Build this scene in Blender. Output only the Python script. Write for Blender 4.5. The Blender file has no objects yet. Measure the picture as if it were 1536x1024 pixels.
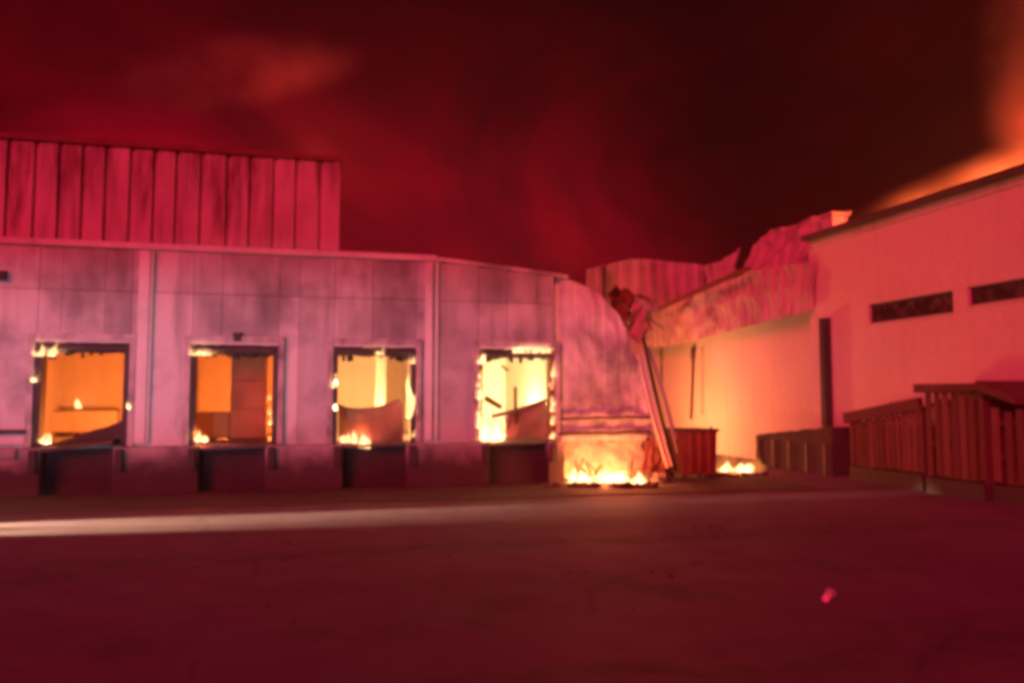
import bpy, bmesh, math, random
from mathutils import Vector, Matrix, noise

random.seed(7)
scene = bpy.context.scene
col = scene.collection
rad = math.radians

# ------------------------------------------------------------------ camera
F_PX, W_PX, H_PX = 1220.0, 1536.0, 1024.0
CAM = Vector((0, 0, 2.3))
YAW, PITCH = rad(14.0), rad(4.13)
fwd = Vector((math.sin(YAW) * math.cos(PITCH), math.cos(YAW) * math.cos(PITCH), math.sin(PITCH)))
right = Vector((math.cos(YAW), -math.sin(YAW), 0))
up = right.cross(fwd)
cd = bpy.data.cameras.new("camera")
cam = bpy.data.objects.new("camera", cd)
col.objects.link(cam)
cam.matrix_world = Matrix.Translation(CAM) @ Matrix((right, up, -fwd)).transposed().to_4x4()
cd.sensor_width = 36
cd.lens = F_PX / W_PX * 36
cd.clip_end = 2000
scene.camera = cam


def ray(px, py):
    return (fwd + right * ((px - 768) / F_PX) + up * ((512 - py) / F_PX))


def onY(px, py, Y):
    d = ray(px, py)
    return CAM + d * (Y / d.y)


def onX(px, py, X):
    d = ray(px, py)
    return CAM + d * (X / d.x)


def onZ(px, py, Z=0.0):
    d = ray(px, py)
    return CAM + d * ((Z - CAM.z) / d.z)


# ------------------------------------------------------------------ mesh builder
class MB:
    def __init__(self):
        self.v, self.f, self.tone = [], [], {}

    def add(self, verts, faces):
        o = len(self.v)
        self.v += [Vector(p) for p in verts]
        self.f += [tuple(i + o for i in f) for f in faces]

    def box(self, x0, x1, y0, y1, z0, z1, m=None):
        vs = [Vector((x, y, z)) for z in (z0, z1) for y in (y0, y1) for x in (x0, x1)]
        if m is not None:
            vs = [m @ p for p in vs]
        self.add(vs, [(0, 2, 3, 1), (4, 5, 7, 6), (0, 1, 5, 4), (2, 6, 7, 3), (0, 4, 6, 2), (1, 3, 7, 5)])

    def bar(self, a, b, w, h, upv=(0, 0, 1)):
        a, b = Vector(a), Vector(b)
        d = (b - a)
        L = d.length
        d.normalize()
        u = Vector(upv)
        s = d.cross(u)
        if s.length < 1e-4:
            s = d.cross(Vector((0, 1, 0)))
        s.normalize()
        t = s.cross(d)
        m = Matrix((d, s, t)).transposed().to_4x4()
        m.translation = a
        self.box(0, L, -w / 2, w / 2, -h / 2, h / 2, m)

    def tube(self, pts, r, n=10):
        pts = [Vector(p) for p in pts]
        rs = r if isinstance(r, (list, tuple)) else [r] * len(pts)
        rings = []
        for i, p in enumerate(pts):
            d = (pts[min(i + 1, len(pts) - 1)] - pts[max(i - 1, 0)]).normalized()
            s = d.cross(Vector((0, 0, 1)))
            if s.length < 1e-3:
                s = d.cross(Vector((0, 1, 0)))
            s.normalize()
            t = s.cross(d)
            rings.append([p + (s * math.cos(a) + t * math.sin(a)) * rs[i] for a in [2 * math.pi * k / n for k in range(n)]])
        vs = [q for rg in rings for q in rg]
        fs = []
        for i in range(len(pts) - 1):
            for k in range(n):
                fs.append((i * n + k, i * n + (k + 1) % n, (i + 1) * n + (k + 1) % n, (i + 1) * n + k))
        fs.append(tuple(range(n)))
        fs.append(tuple(reversed(range((len(pts) - 1) * n, len(pts) * n))))
        self.add(vs, fs)

    def sheet(self, fn, nu, nv, th):
        """double skinned grid. fn(u,v)->(point), th = thickness vector"""
        th = Vector(th)
        P = [[Vector(fn(i / nu, j / nv)) for i in range(nu + 1)] for j in range(nv + 1)]
        n = (nu + 1) * (nv + 1)
        vs = [p for r in P for p in r] + [p + th for r in P for p in r]
        fs = []
        w = nu + 1
        for j in range(nv):
            for i in range(nu):
                a, b, c, d = j * w + i, j * w + i + 1, (j + 1) * w + i + 1, (j + 1) * w + i
                fs.append((a, b, c, d))
                fs.append((a + n, d + n, c + n, b + n))
        for i in range(nu):
            a, b = i, i + 1
            fs.append((b, a, a + n, b + n))
            a, b = nv * w + i, nv * w + i + 1
            fs.append((a, b, b + n, a + n))
        for j in range(nv):
            a, b = j * w, (j + 1) * w
            fs.append((a, b, b + n, a + n))
            a, b = j * w + nu, (j + 1) * w + nu
            fs.append((b, a, a + n, b + n))
        self.add(vs, fs)

    def build(self, name, mat, parent=None, smooth=False, bevel=0):
        off = parent_loc(parent)
        me = bpy.data.meshes.new(name)
        me.from_pydata([tuple(p - off) for p in self.v], [], self.f)
        bm = bmesh.new()
        bm.from_mesh(me)
        bmesh.ops.recalc_face_normals(bm, faces=bm.faces)
        bm.to_mesh(me)
        bm.free()
        if smooth:
            for p in me.polygons:
                p.use_smooth = True
        if self.tone:
            at = me.attributes.new('tone', 'FLOAT', 'FACE')
            for i in range(len(me.polygons)):
                at.data[i].value = self.tone.get(i, 0.0)
        me.materials.append(mat)
        o = bpy.data.objects.new(name, me)
        col.objects.link(o)
        if parent is not None:
            o.parent = parent
        if bevel:
            b = o.modifiers.new("bevel", 'BEVEL')
            b.width = bevel
            b.segments = 2
            b.limit_method = 'ANGLE'
        return o


def parent_loc(p):
    v = Vector((0, 0, 0))
    while p is not None:
        v += Vector(p.location)
        p = p.parent
    return v


def tag(o, label=None, cat=None, group=None, kind=None):
    if label:
        o["label"] = label
    if cat:
        o["category"] = cat
    if group:
        o["group"] = group
    if kind:
        o["kind"] = kind
    return o


def thing(name, label, cat, loc, group=None):
    o = bpy.data.objects.new(name, None)
    col.objects.link(o)
    o.location = loc
    o.empty_display_size = 0.3
    return tag(o, label, cat, group)


def n3(x, y, z=0.0):
    return noise.noise(Vector((x, y, z)))


# ------------------------------------------------------------------ materials
def newmat(name):
    m = bpy.data.materials.new(name)
    m.use_nodes = True
    nt = m.node_tree
    return m, nt, nt.nodes["Principled BSDF"]


def node(nt, t, **kw):
    n = nt.nodes.new(t)
    for k, v in kw.items():
        if k in n.inputs:
            n.inputs[k].default_value = v
        else:
            setattr(n, k, v)
    return n


def noise_fac(nt, scale, lo, hi, detail=5, sx=1, sy=1, sz=1, off=0, rough=.55):
    """world-space noise mapped lo..hi -> 0..1"""
    g = node(nt, 'ShaderNodeNewGeometry')
    mp = node(nt, 'ShaderNodeMapping')
    mp.inputs['Scale'].default_value = (sx, sy, sz)
    mp.inputs['Location'].default_value = (off, off * 1.7, off * .6)
    nt.links.new(g.outputs['Position'], mp.inputs['Vector'])
    nz = node(nt, 'ShaderNodeTexNoise', Scale=scale, Detail=detail, Roughness=rough)
    nt.links.new(mp.outputs[0], nz.inputs['Vector'])
    r = node(nt, 'ShaderNodeMapRange')
    r.inputs['From Min'].default_value = lo
    r.inputs['From Max'].default_value = hi
    nt.links.new(nz.outputs[0], r.inputs['Value'])
    return r.outputs[0]


def mixc(nt, fac, a, b):
    m = node(nt, 'ShaderNodeMix', data_type='RGBA')
    nt.links.new(fac, m.inputs[0])
    for s, c in ((m.inputs[6], a), (m.inputs[7], b)):
        if isinstance(c, tuple):
            s.default_value = (*c, 1)
        else:
            nt.links.new(c, s)
    return m.outputs[2]


def mul(nt, a, b):
    m = node(nt, 'ShaderNodeMath', operation='MULTIPLY')
    for s, c in ((m.inputs[0], a), (m.inputs[1], b)):
        if isinstance(c, (int, float)):
            s.default_value = c
        else:
            nt.links.new(c, s)
    return m.outputs[0]


def bump(nt, b, h, strength, dist=.02):
    n = node(nt, 'ShaderNodeBump')
    n.inputs['Strength'].default_value = strength
    n.inputs['Distance'].default_value = dist
    nt.links.new(h, n.inputs['Height'])
    nt.links.new(n.outputs[0], b.inputs['Normal'])


def weathered(name, base, soot=(.05, .04, .04), amount=.8, streak=.5, rough=.55, metal=0., sc=.6, bm=.15, tone=0., foot_shade=None):
    """paint / sheet metal with soot patches and vertical run-off streaks"""
    m, nt, b = newmat(name)
    patch = mul(nt, noise_fac(nt, sc, .45, .78, 6, off=3), amount)
    strk = mul(nt, noise_fac(nt, 3.2, .5, .75, 4, sz=.12, off=9), streak)
    fine = noise_fac(nt, 9, .3, .8, 4, off=1)
    tone = mixc(nt, fine, tuple(c * .88 for c in base), base)
    c1 = mixc(nt, strk, tone, tuple(.45 * c + .4 * s for c, s in zip(base, soot)))
    c2 = mixc(nt, patch, c1, soot)
    if tone:                                 # panels that scorched more than their neighbours
        at = node(nt, 'ShaderNodeAttribute', attribute_name='tone')
        c2 = mixc(nt, mul(nt, at.outputs['Fac'], tone), c2, tuple(.35 * c + .3 * q for c, q in zip(base, soot)))
    if foot_shade:                                 # shade at the foot, painted in as a ragged dark band
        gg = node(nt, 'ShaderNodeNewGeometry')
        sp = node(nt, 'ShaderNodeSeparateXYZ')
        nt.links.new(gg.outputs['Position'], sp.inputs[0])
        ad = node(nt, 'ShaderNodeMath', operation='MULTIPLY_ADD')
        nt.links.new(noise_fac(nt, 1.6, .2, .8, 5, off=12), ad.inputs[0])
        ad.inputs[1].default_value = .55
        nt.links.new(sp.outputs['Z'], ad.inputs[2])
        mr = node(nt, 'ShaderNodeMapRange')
        mr.inputs['From Min'].default_value = foot_shade[0]
        mr.inputs['From Max'].default_value = foot_shade[1]
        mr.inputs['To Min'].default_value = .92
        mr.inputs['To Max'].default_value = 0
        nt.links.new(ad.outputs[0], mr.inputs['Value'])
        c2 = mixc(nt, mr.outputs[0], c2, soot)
    nt.links.new(c2, b.inputs['Base Color'])
    b.inputs['Roughness'].default_value = rough
    b.inputs['Metallic'].default_value = metal
    bump(nt, b, fine, bm)
    return m


M = {}
M['panel'] = weathered('sooty_sandwich_panel', (.68, .66, .66), amount=.95, streak=.85, sc=.75, tone=.75)
M['upper'] = weathered('upper_cladding', (.58, .48, .51), amount=.35, streak=1.0, sc=.5)
M['trim'] = weathered('pale_trim', (.72, .70, .70), amount=.3, streak=.3)
M['frame'] = weathered('scorched_frame', (.52, .48, .48), amount=1.0, streak=.9, sc=1.6)
M['pipe'] = weathered('galvanised_pipe', (.66, .64, .64), amount=.15, streak=.15)
M['plaster'] = weathered('painted_render', (.66, .60, .58), amount=.12, streak=.12, rough=.8, sc=.3)
M['recess'] = weathered('recess_render', (.64, .58, .52), amount=.15, streak=.2, rough=.85, sc=.35)
M['crumple'] = weathered('buckled_cladding', (.55, .45, .44), amount=.55, streak=.6, sc=.7)
M['concrete'] = weathered('dock_concrete', (.42, .40, .39), soot=(.04, .035, .035), amount=.7, streak=.6, rough=.9, sc=.8, bm=.4, foot_shade=(.85, 1.42))  # lower part painted dark for the shade on the dock wall
M['inner'] = weathered('inner_wall', (.62, .55, .46), amount=.12, streak=.2, rough=.9, sc=.4)
M['char'] = weathered('charred_metal', (.05, .04, .04), soot=(.015, .012, .012), rough=.7)
M['dark'] = weathered('dark_steel', (.09, .07, .07), soot=(.02, .018, .018), rough=.6)
M['brown'] = weathered('scorched_carton', (.36, .15, .07), soot=(.08, .035, .02), amount=.5, rough=.9, sc=1.5)
M['sheet'] = weathered('scorched_sheet', (.27, .13, .10), soot=(.08, .04, .03), amount=.5, rough=.6, sc=1.6)
M['timber'] = weathered('weathered_timber', (.12, .045, .045), soot=(.05, .03, .03), amount=.4, rough=.85, sc=2)
M['timber_pale'] = weathered('weathered_timber_pale', (.17, .075, .075), soot=(.07, .05, .05), amount=.4, rough=.85, sc=2)
M['soot'] = weathered('soot_black_concrete', (.055, .04, .045), soot=(.02, .016, .018), amount=.6, rough=.9, sc=1.2)
M['rust'] = weathered('rusty_bin', (.20, .06, .04), soot=(.05, .02, .02), amount=.5, rough=.7, sc=2)
M['rubble'] = weathered('ashy_rubble', (.13, .10, .09), soot=(.03, .025, .025), amount=.7, rough=.95, sc=3, bm=.6)


def soot_fans(m, centres):
    nt = m.node_tree
    b = nt.nodes["Principled BSDF"]
    src = b.inputs['Base Color'].links[0].from_socket
    gg = node(nt, 'ShaderNodeNewGeometry')
    sp = node(nt, 'ShaderNodeSeparateXYZ')
    nt.links.new(gg.outputs['Position'], sp.inputs[0])
    nz = noise_fac(nt, 1.1, .3, .75, 6, sz=.45, off=41)
    tot = None
    for k, cx in enumerate(centres):
        d = node(nt, 'ShaderNodeMath', operation='SUBTRACT')
        nt.links.new(sp.outputs['X'], d.inputs[0])
        d.inputs[1].default_value = cx
        ab = node(nt, 'ShaderNodeMath', operation='ABSOLUTE')
        nt.links.new(d.outputs[0], ab.inputs[0])
        mr = node(nt, 'ShaderNodeMapRange', interpolation_type='SMOOTHSTEP')
        mr.inputs['From Min'].default_value = .5
        mr.inputs['From Max'].default_value = 1.7
        mr.inputs['To Min'].default_value = 1
        mr.inputs['To Max'].default_value = 0
        nt.links.new(ab.outputs[0], mr.inputs['Value'])
        if tot is None:
            tot = mr.outputs[0]
        else:
            mx = node(nt, 'ShaderNodeMath', operation='MAXIMUM')
            nt.links.new(tot, mx.inputs[0])
            nt.links.new(mr.outputs[0], mx.inputs[1])
            tot = mx.outputs[0]
    up_ = node(nt, 'ShaderNodeMapRange', interpolation_type='SMOOTHSTEP')
    up_.inputs['From Min'].default_value = 3.6
    up_.inputs['From Max'].default_value = 4.1
    nt.links.new(sp.outputs['Z'], up_.inputs['Value'])
    f = mul(nt, mul(nt, mul(nt, tot, up_.outputs[0]), nz), .75)
    nt.links.new(mixc(nt, f, src, (.07, .05, .05)), b.inputs['Base Color'])


def ground_mat():
    m, nt, b = newmat('yard_asphalt')
    big = noise_fac(nt, .22, .35, .68, 5, off=2)
    mid = noise_fac(nt, 1.3, .3, .75, 6, off=5)
    fine = noise_fac(nt, 40, .25, .8, 3, off=8)
    track = mul(nt, noise_fac(nt, .9, .55, .72, 3, sx=.12, sy=1.0, off=4), .45)
    c = mixc(nt, big, (.115, .062, .13), (.165, .086, .175))
    c = mixc(nt, mul(nt, mid, .5), c, (.145, .08, .15))
    c = mixc(nt, mul(nt, fine, .35), c, (.19, .125, .18))
    c = mixc(nt, track, c, (.085, .06, .07))
    gp = node(nt, 'ShaderNodeNewGeometry')
    wob = node(nt, 'ShaderNodeTexNoise', Scale=.9, Detail=4)
    nt.links.new(gp.outputs['Position'], wob.inputs['Vector'])
    av = node(nt, 'ShaderNodeVectorMath', operation='MULTIPLY_ADD')
    nt.links.new(wob.outputs['Color'], av.inputs[0])
    av.inputs[1].default_value = (1.1, 1.1, 0)
    nt.links.new(gp.outputs['Position'], av.inputs[2])
    vo = node(nt, 'ShaderNodeTexVoronoi', feature='DISTANCE_TO_EDGE', Scale=.23)
    nt.links.new(av.outputs[0], vo.inputs['Vector'])
    cr_ = node(nt, 'ShaderNodeMapRange')
    cr_.inputs['From Min'].default_value = .004
    cr_.inputs['From Max'].default_value = .010
    cr_.inputs['To Min'].default_value = .4
    cr_.inputs['To Max'].default_value = 0
    nt.links.new(vo.outputs[0], cr_.inputs['Value'])
    c = mixc(nt, mul(nt, cr_.outputs[0], noise_fac(nt, .5, .45, .6, 2, off=21)), c, (.03, .022, .026))
    wv = node(nt, 'ShaderNodeTexWave', wave_type='RINGS', Scale=.05, Distortion=1.2, Detail=2)
    wm = node(nt, 'ShaderNodeMapping')
    wm.inputs['Location'].default_value = (14, 22, 0)
    nt.links.new(gp.outputs['Position'], wm.inputs['Vector'])
    nt.links.new(wm.outputs[0], wv.inputs['Vector'])
    wr = node(nt, 'ShaderNodeMapRange')
    wr.inputs['From Min'].default_value = .93
    wr.inputs['From Max'].default_value = .99
    wr.inputs['To Max'].default_value = .5
    nt.links.new(wv.outputs[0], wr.inputs['Value'])
    c = mixc(nt, mul(nt, wr.outputs[0], noise_fac(nt, 2.5, .35, .6, 4, off=14)), c, (.06, .042, .05))
    st = noise_fac(nt, .55, .58, .66, 5, off=33)
    c = mixc(nt, mul(nt, st, .45), c, (.07, .05, .06))
    nt.links.new(c, b.inputs['Base Color'])
    r = node(nt, 'ShaderNodeMapRange')
    r.inputs['To Min'].default_value = .65
    r.inputs['To Max'].default_value = .92
    nt.links.new(mid, r.inputs['Value'])
    nt.links.new(r.outputs[0], b.inputs['Roughness'])
    bump(nt, b, fine, .35, .012)
    return m


M['ground'] = ground_mat()
M['wall_shade_strip'] = weathered('shade_dark_asphalt', (.075, .05, .055), soot=(.03, .022, .024), amount=.7, streak=0, rough=.9, sc=.7, bm=.3)  # near-black colour standing in for shade on the ground by the wall


def flame_mat(name, color, strength):
    """burning gas: an emitting volume inside the flame's surface"""
    m = bpy.data.materials.new(name)
    m.use_nodes = True
    nt = m.node_tree
    nt.nodes.clear()
    out = node(nt, 'ShaderNodeOutputMaterial')
    em = node(nt, 'ShaderNodeEmission', Strength=strength)
    em.inputs['Color'].default_value = (*color, 1)
    nt.links.new(em.outputs[0], out.inputs['Volume'])
    return m


M['flame'] = flame_mat('flame', (1, .56, .22), 26)
M['flame_big'] = flame_mat('flame_yellow', (1, .58, .22), 14)
M['flame_outer'] = flame_mat('flame_envelope', (1, .30, .05), 1.3)
M['flame_soft'] = flame_mat('flame_orange', (1, .20, .035), .45)


def glass_mat():
    m, nt, b = newmat('dark_window_glass')
    f = noise_fac(nt, 3, .45, .65, 3, off=6)
    nt.links.new(mixc(nt, f, (.03, .02, .025), (.11, .08, .09)), b.inputs['Base Color'])
    b.inputs['Roughness'].default_value = .18
    return m


M['glass'] = glass_mat()


def tongue(mb, base, w, h, lean=(0, 0), seed=0, n=9, rings=8):
    """one tapering, bending tongue of flame"""
    base = Vector(base)
    vs, fs = [], []
    for i in range(rings + 1):
        t = i / rings
        r = w * .5 * (math.sin(math.pi * min(1, (t * .85 + .18))) ** .8) * (1 - t) ** .45 if t < 1 else .002
        sway = h * .16 * t
        cx = base.x + lean[0] * t * t * h + sway * n3(seed * 3.1, t * 2.2)
        cy = base.y + lean[1] * t * t * h + sway * n3(seed * 5.7 + 9, t * 2.2)
        for k in range(n):
            a = 2 * math.pi * k / n
            rr = max(.002, r * (1 + .75 * n3(math.cos(a) * 1.6 + seed, math.sin(a) * 1.6, t * 4.5) + .3 * n3(a * 2 + seed, t * 9, 3)))
            vs.append((cx + math.cos(a) * rr, cy + math.sin(a) * rr * .8, base.z + t * h))
    for i in range(rings):
        for k in range(n):
            fs.append((i * n + k, i * n + (k + 1) % n, (i + 1) * n + (k + 1) % n, (i + 1) * n + k))
    mb.add(vs, fs)


def fire(mb, a, b, n, w, h, depth=.2, seed=1, lean=(.15, 0)):
    """row of tongues between a and b"""
    rnd = random.Random(seed)
    a, b = Vector(a), Vector(b)
    for i in range(n):
        t = (i + rnd.random() * .8) / n
        p = a.lerp(b, min(1, t)) + Vector((0, (rnd.random() - .5) * depth, 0))
        s = .35 + .95 * rnd.random() ** 1.6
        ln = (lean[0] + (rnd.random() - .5) * .4, lean[1] + (rnd.random() - .5) * .4)
        tongue(mb, p, w * (.5 + rnd.random() * .9), h * s, ln, seed * 17 + i)
        for q in range(2):                  # low ragged licks round its foot
            pp = p + Vector(((rnd.random() - .5) * w * 1.3, (rnd.random() - .5) * depth * .5, (rnd.random() - .3) * h * .12))
            tongue(mb, pp, w * (.3 + rnd.random() * .5), h * s * (.25 + .4 * rnd.random()), (ln[0] * 1.5, ln[1]), seed * 29 + i * 3 + q, 7, 6)


def lamp(name, loc, color, power, radius=.15):
    ld = bpy.data.lights.new(name, 'POINT')
    ld.color = color
    ld.energy = power
    ld.shadow_soft_size = radius
    o = bpy.data.objects.new(name, ld)
    col.objects.link(o)
    o.location = loc
    return o


# ------------------------------------------------------------------ ground
g = MB()
N = 60
g.sheet(lambda u, v: ((u - .5) * 500, (v - .5) * 500, .012 * n3(u * 90, v * 90)), N, N, (0, 0, -.3))
tag(g.build('ground', M['ground']), kind='structure')

shade_mb = MB()  # thin dark sheet laid in for the unlit ground along the wall


def wall_shade_strip(u, v):
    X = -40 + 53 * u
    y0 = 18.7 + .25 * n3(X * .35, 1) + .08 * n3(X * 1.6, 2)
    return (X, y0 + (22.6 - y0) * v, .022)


shade_mb.sheet(wall_shade_strip, 120, 4, (0, 0, -.03))
tag(shade_mb.build('wall_shade_strip', M['wall_shade_strip']), kind='structure')

# ------------------------------------------------------------------ left warehouse
WY = 22.0                                   # front wall plane
FLOOR = 1.18
wh = thing('warehouse_building', 'long pale dock warehouse on the left with four burning door openings and tall upper cladding', 'building', (0, WY, 0))


def rects(u0, u1, z0, z1, holes):
    """columns of solid rectangles round rectangular holes"""
    us = sorted({u for u in (u0, u1, *[h[0] for h in holes], *[h[1] for h in holes]) if u0 <= u <= u1})
    out = []
    for a, b in zip(us, us[1:]):
        if b - a < 1e-4:
            continue
        zz = [(h[2], h[3]) for h in holes if h[0] <= a + 1e-4 and h[1] >= b - 1e-4]
        z = z0
        for lo, hi in sorted(zz):
            if lo > z:
                out.append((a, b, z, lo))
            z = hi
        if z < z1:
            out.append((a, b, z, z1))
    return out


door_px = [(52, 193, 516, 668), (286, 416, 519, 664), (500, 623, 524, 662), (718, 831, 527, 660)]
doors = []
for (l, r, t, b_) in door_px:
    m_ = (t + b_) / 2
    doors.append((onY(l, m_, WY).x, onY(r, m_, WY).x, FLOOR, 3.72))
holes = [(d[0], d[1], d[2], d[3]) for d in doors]
XL = -17.0
soot_fans(M['panel'], [(d[0] + d[1]) / 2 + .1 for d in doors])
XA = onY(655, 500, WY).x                    # seam where the buckled length begins
XB = onY(842, 560, WY).x                    # right of door four
TOP = 6.1


def top_z(x):                               # the eave sags to the right
    if x < XA:
        return TOP
    return TOP - .075 * (x - XA) ** 1.15


# wall panels
mb = MB()
rnd = random.Random(3)
x = XL
edges = [XL]
while x < XB - .5:
    x += .86 + rnd.random() * .14
    edges.append(min(x, XB))
edges[-1] = XB
for h in holes:                             # joints fall on the door jambs
    for k in (0, 1):
        i = min(range(len(edges)), key=lambda j: abs(edges[j] - h[k]))
        edges[i] = h[k]
edges = sorted(set(edges))
for a, b in zip(edges, edges[1:]):
    hz = 5.02 + .0 * rnd.random()
    for (p, q, z0, z1) in rects(a, b, FLOOR - .02, top_z((a + b) / 2), holes):
        parts = [(z0, z1)] if z1 < 4.6 else [(z0, hz - .008), (hz + .008, z1)]
        for (zz0, zz1) in parts:
            dy = (rnd.random() - .5) * .03
            tl = (rnd.random() - .5) * .035
            tn = rnd.random() ** (1.3 if zz0 > 4.6 else 2.4)
            for fi in range(6):
                mb.tone[len(mb.f) + fi] = tn
            mb.add([(p + .005, WY + dy, zz0), (q - .005, WY + dy + tl, zz0), (q - .005, WY + .1, zz0), (p + .005, WY + .1, zz0),
                    (p + .005, WY + dy + tl * .4, zz1), (q - .005, WY + dy, zz1), (q - .005, WY + .1, zz1), (p + .005, WY + .1, zz1)],
                   [(0, 1, 5, 4), (3, 7, 6, 2), (0, 4, 7, 3), (1, 2, 6, 5), (4, 5, 6, 7), (0, 3, 2, 1)])
mb.build('wall', M['panel'], wh)
mb = MB()                                   # inner skin behind the joints
for (p, q, z0, z1) in rects(XL, XB, FLOOR, TOP - .5, holes):
    mb.box(p, q, WY + .104, WY + .2, z0, z1)
mb.build('inner_lining', M['inner'], wh)

# buckled right-hand length of wall, its end torn off on a slope
mb = MB()
redge = [(655, 985), (600, 976), (560, 966), (520, 955), (500, 949), (480, 942), (462, 933), (446, 922), (436, 911), (424, 900)]


def right_px(py):
    for (y0, x0), (y1, x1) in zip(redge, redge[1:]):
        if y1 <= py <= y0:
            t = (y0 - py) / (y0 - y1)
            return x0 + (x1 - x0) * t
    return redge[0][1] if py > redge[0][0] else redge[-1][1]


def buck(u, v):
    py = 655 + (424 - 655) * v
    xr = onY(right_px(py) + 5 * n3(py * .13, 1) + 4 * n3(py * .4, 2), py, WY).x
    zb = FLOOR - .02
    X = XB - .3 + (xr - XB + .3) * u
    zt = top_z(XB) - .32 * max(0, (X - XB) / (xr - XB)) ** 1.6
    z = zb + (zt - zb) * v
    if u > .7:
        yy0 = (u - .7) * .5 * n3(X * 3, z * 1.4, 11)
    else:
        yy0 = 0
    yy = yy0 + WY + .125 * (1 if X < XB + .005 else 0) - .01 + .16 * abs(n3(X * .7, z * .55, 4)) + .09 * abs(n3(X * 1.9, z * 1.3, 9)) + .18 * u * v * v
    yy += .03 * (1 if (X * 1.15) % 1 < .5 else 0) + .05 * abs(n3(X * 1.2 + z * .9, z * .6, 20)) * u
    return (X, yy, z)


mb.sheet(buck, 60, 40, (0, .07, 0))
mb.build('buckled_wall', M['panel'], wh, smooth=False)

# horizontal rails at the foot of the buckled length
for py, hh in ((628, .09), (651, .12)):
    a = onY(836, py, WY - .08)
    b = onY(976, py - 3, WY - .08)
    mb = MB()
    n = 12
    mb.tube([a.lerp(b, i / n) + Vector((0, 0, .03 * n3(i * .5, py))) for i in range(n + 1)], hh / 2, 8)
    mb.build('rail', M['dark'], wh, smooth=True)

# eave trim, downpipes
mb = MB()
pts = [(XL, TOP)] + [(XA, TOP)]
mb.box(XL, XA - .02, WY - .09, WY + .35, TOP, TOP + .16)
mb.build('roof_trim', M['trim'], wh, bevel=.01)
mb = MB()
xs = [XA + (onY(852, 430, WY).x - XA) * i / 24 for i in range(25)]


def edgetrim(u, v):
    X = xs[0] + (xs[-1] - xs[0]) * u
    z = top_z(min(X, XB))
    if X > XB:
        uu = (X - XB) / (onY(893, 430, WY).x - XB)
        z -= .32 * uu ** 1.6
    return (X, WY - .05 + .05 * n3(X * .9, 2) + .18 * max(0, (X - XB) / 3), z + .012 + .1 * v)


mb.sheet(edgetrim, 24, 1, (0, .3, 0))
mb.build('sagging_roof_trim', M['panel'], wh)
for px, w_ in ((217, .26), (643, .2)):
    X = onY(px, 450, WY).x
    mb = MB()
    mb.box(X - w_ / 2, X + w_ / 2, WY - .13, WY - .022, FLOOR + .05, TOP - .03)
    dp = mb.build('pilaster', M['trim'], wh, bevel=.015)
for px in (228, 655):
    X = onY(px, 450, WY).x
    mb = MB()
    mb.box(X - .04, X + .04, WY - .09, WY - .021, FLOOR + .05, TOP - .03)
    mb.build('cover_strip', M['pipe'], wh, bevel=.015)

# wall lights / burnt vents
for px, py in ((3, 415), (357, 507)):
    p = onY(px, py, WY)
    mb = MB()
    mb.box(p.x - .11, p.x + .11, WY - .12, WY - .03, p.z - .1, p.z + .1)
    mb.box(p.x - .13, p.x + .13, WY - .14, WY - .03, p.z + .102, p.z + .13)
    mb.build('burnt_lamp_housing', M['char'], wh, bevel=.02)

# roof of the low part
mb = MB()
mb.box(XL, XA, WY + .36, WY + 9, TOP - .3, TOP + .02)
mb.build('roof', M['dark'], wh)

# dock wall below the doors
zb0 = -.25
for (p, q, z0, z1) in rects(XL, XB, zb0, FLOOR - .03, [(d[0] + .25, d[1] - .25, -.3, FLOOR - .03) for d in doors]):
    mb = MB()
    mb.box(p, q, WY - .28, WY + .6, z0, z1)
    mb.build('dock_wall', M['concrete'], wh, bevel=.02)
mb = MB()
xe = onY(990, 660, WY).x


def broken(u, v):
    z = zb0 + (FLOOR + .2 - zb0) * v
    xa = XB + .05 + .16 * n3(z * 2.2, 31)
    xb = xe - .35 * v + .22 * n3(z * 2.6, 33)
    x = xa + (xb - xa) * u
    return (x, WY + .55 + .12 * abs(n3(x * 1.6, z * 1.8, 30)) + .05 * n3(x * 5, z * 5, 3), z)


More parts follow.
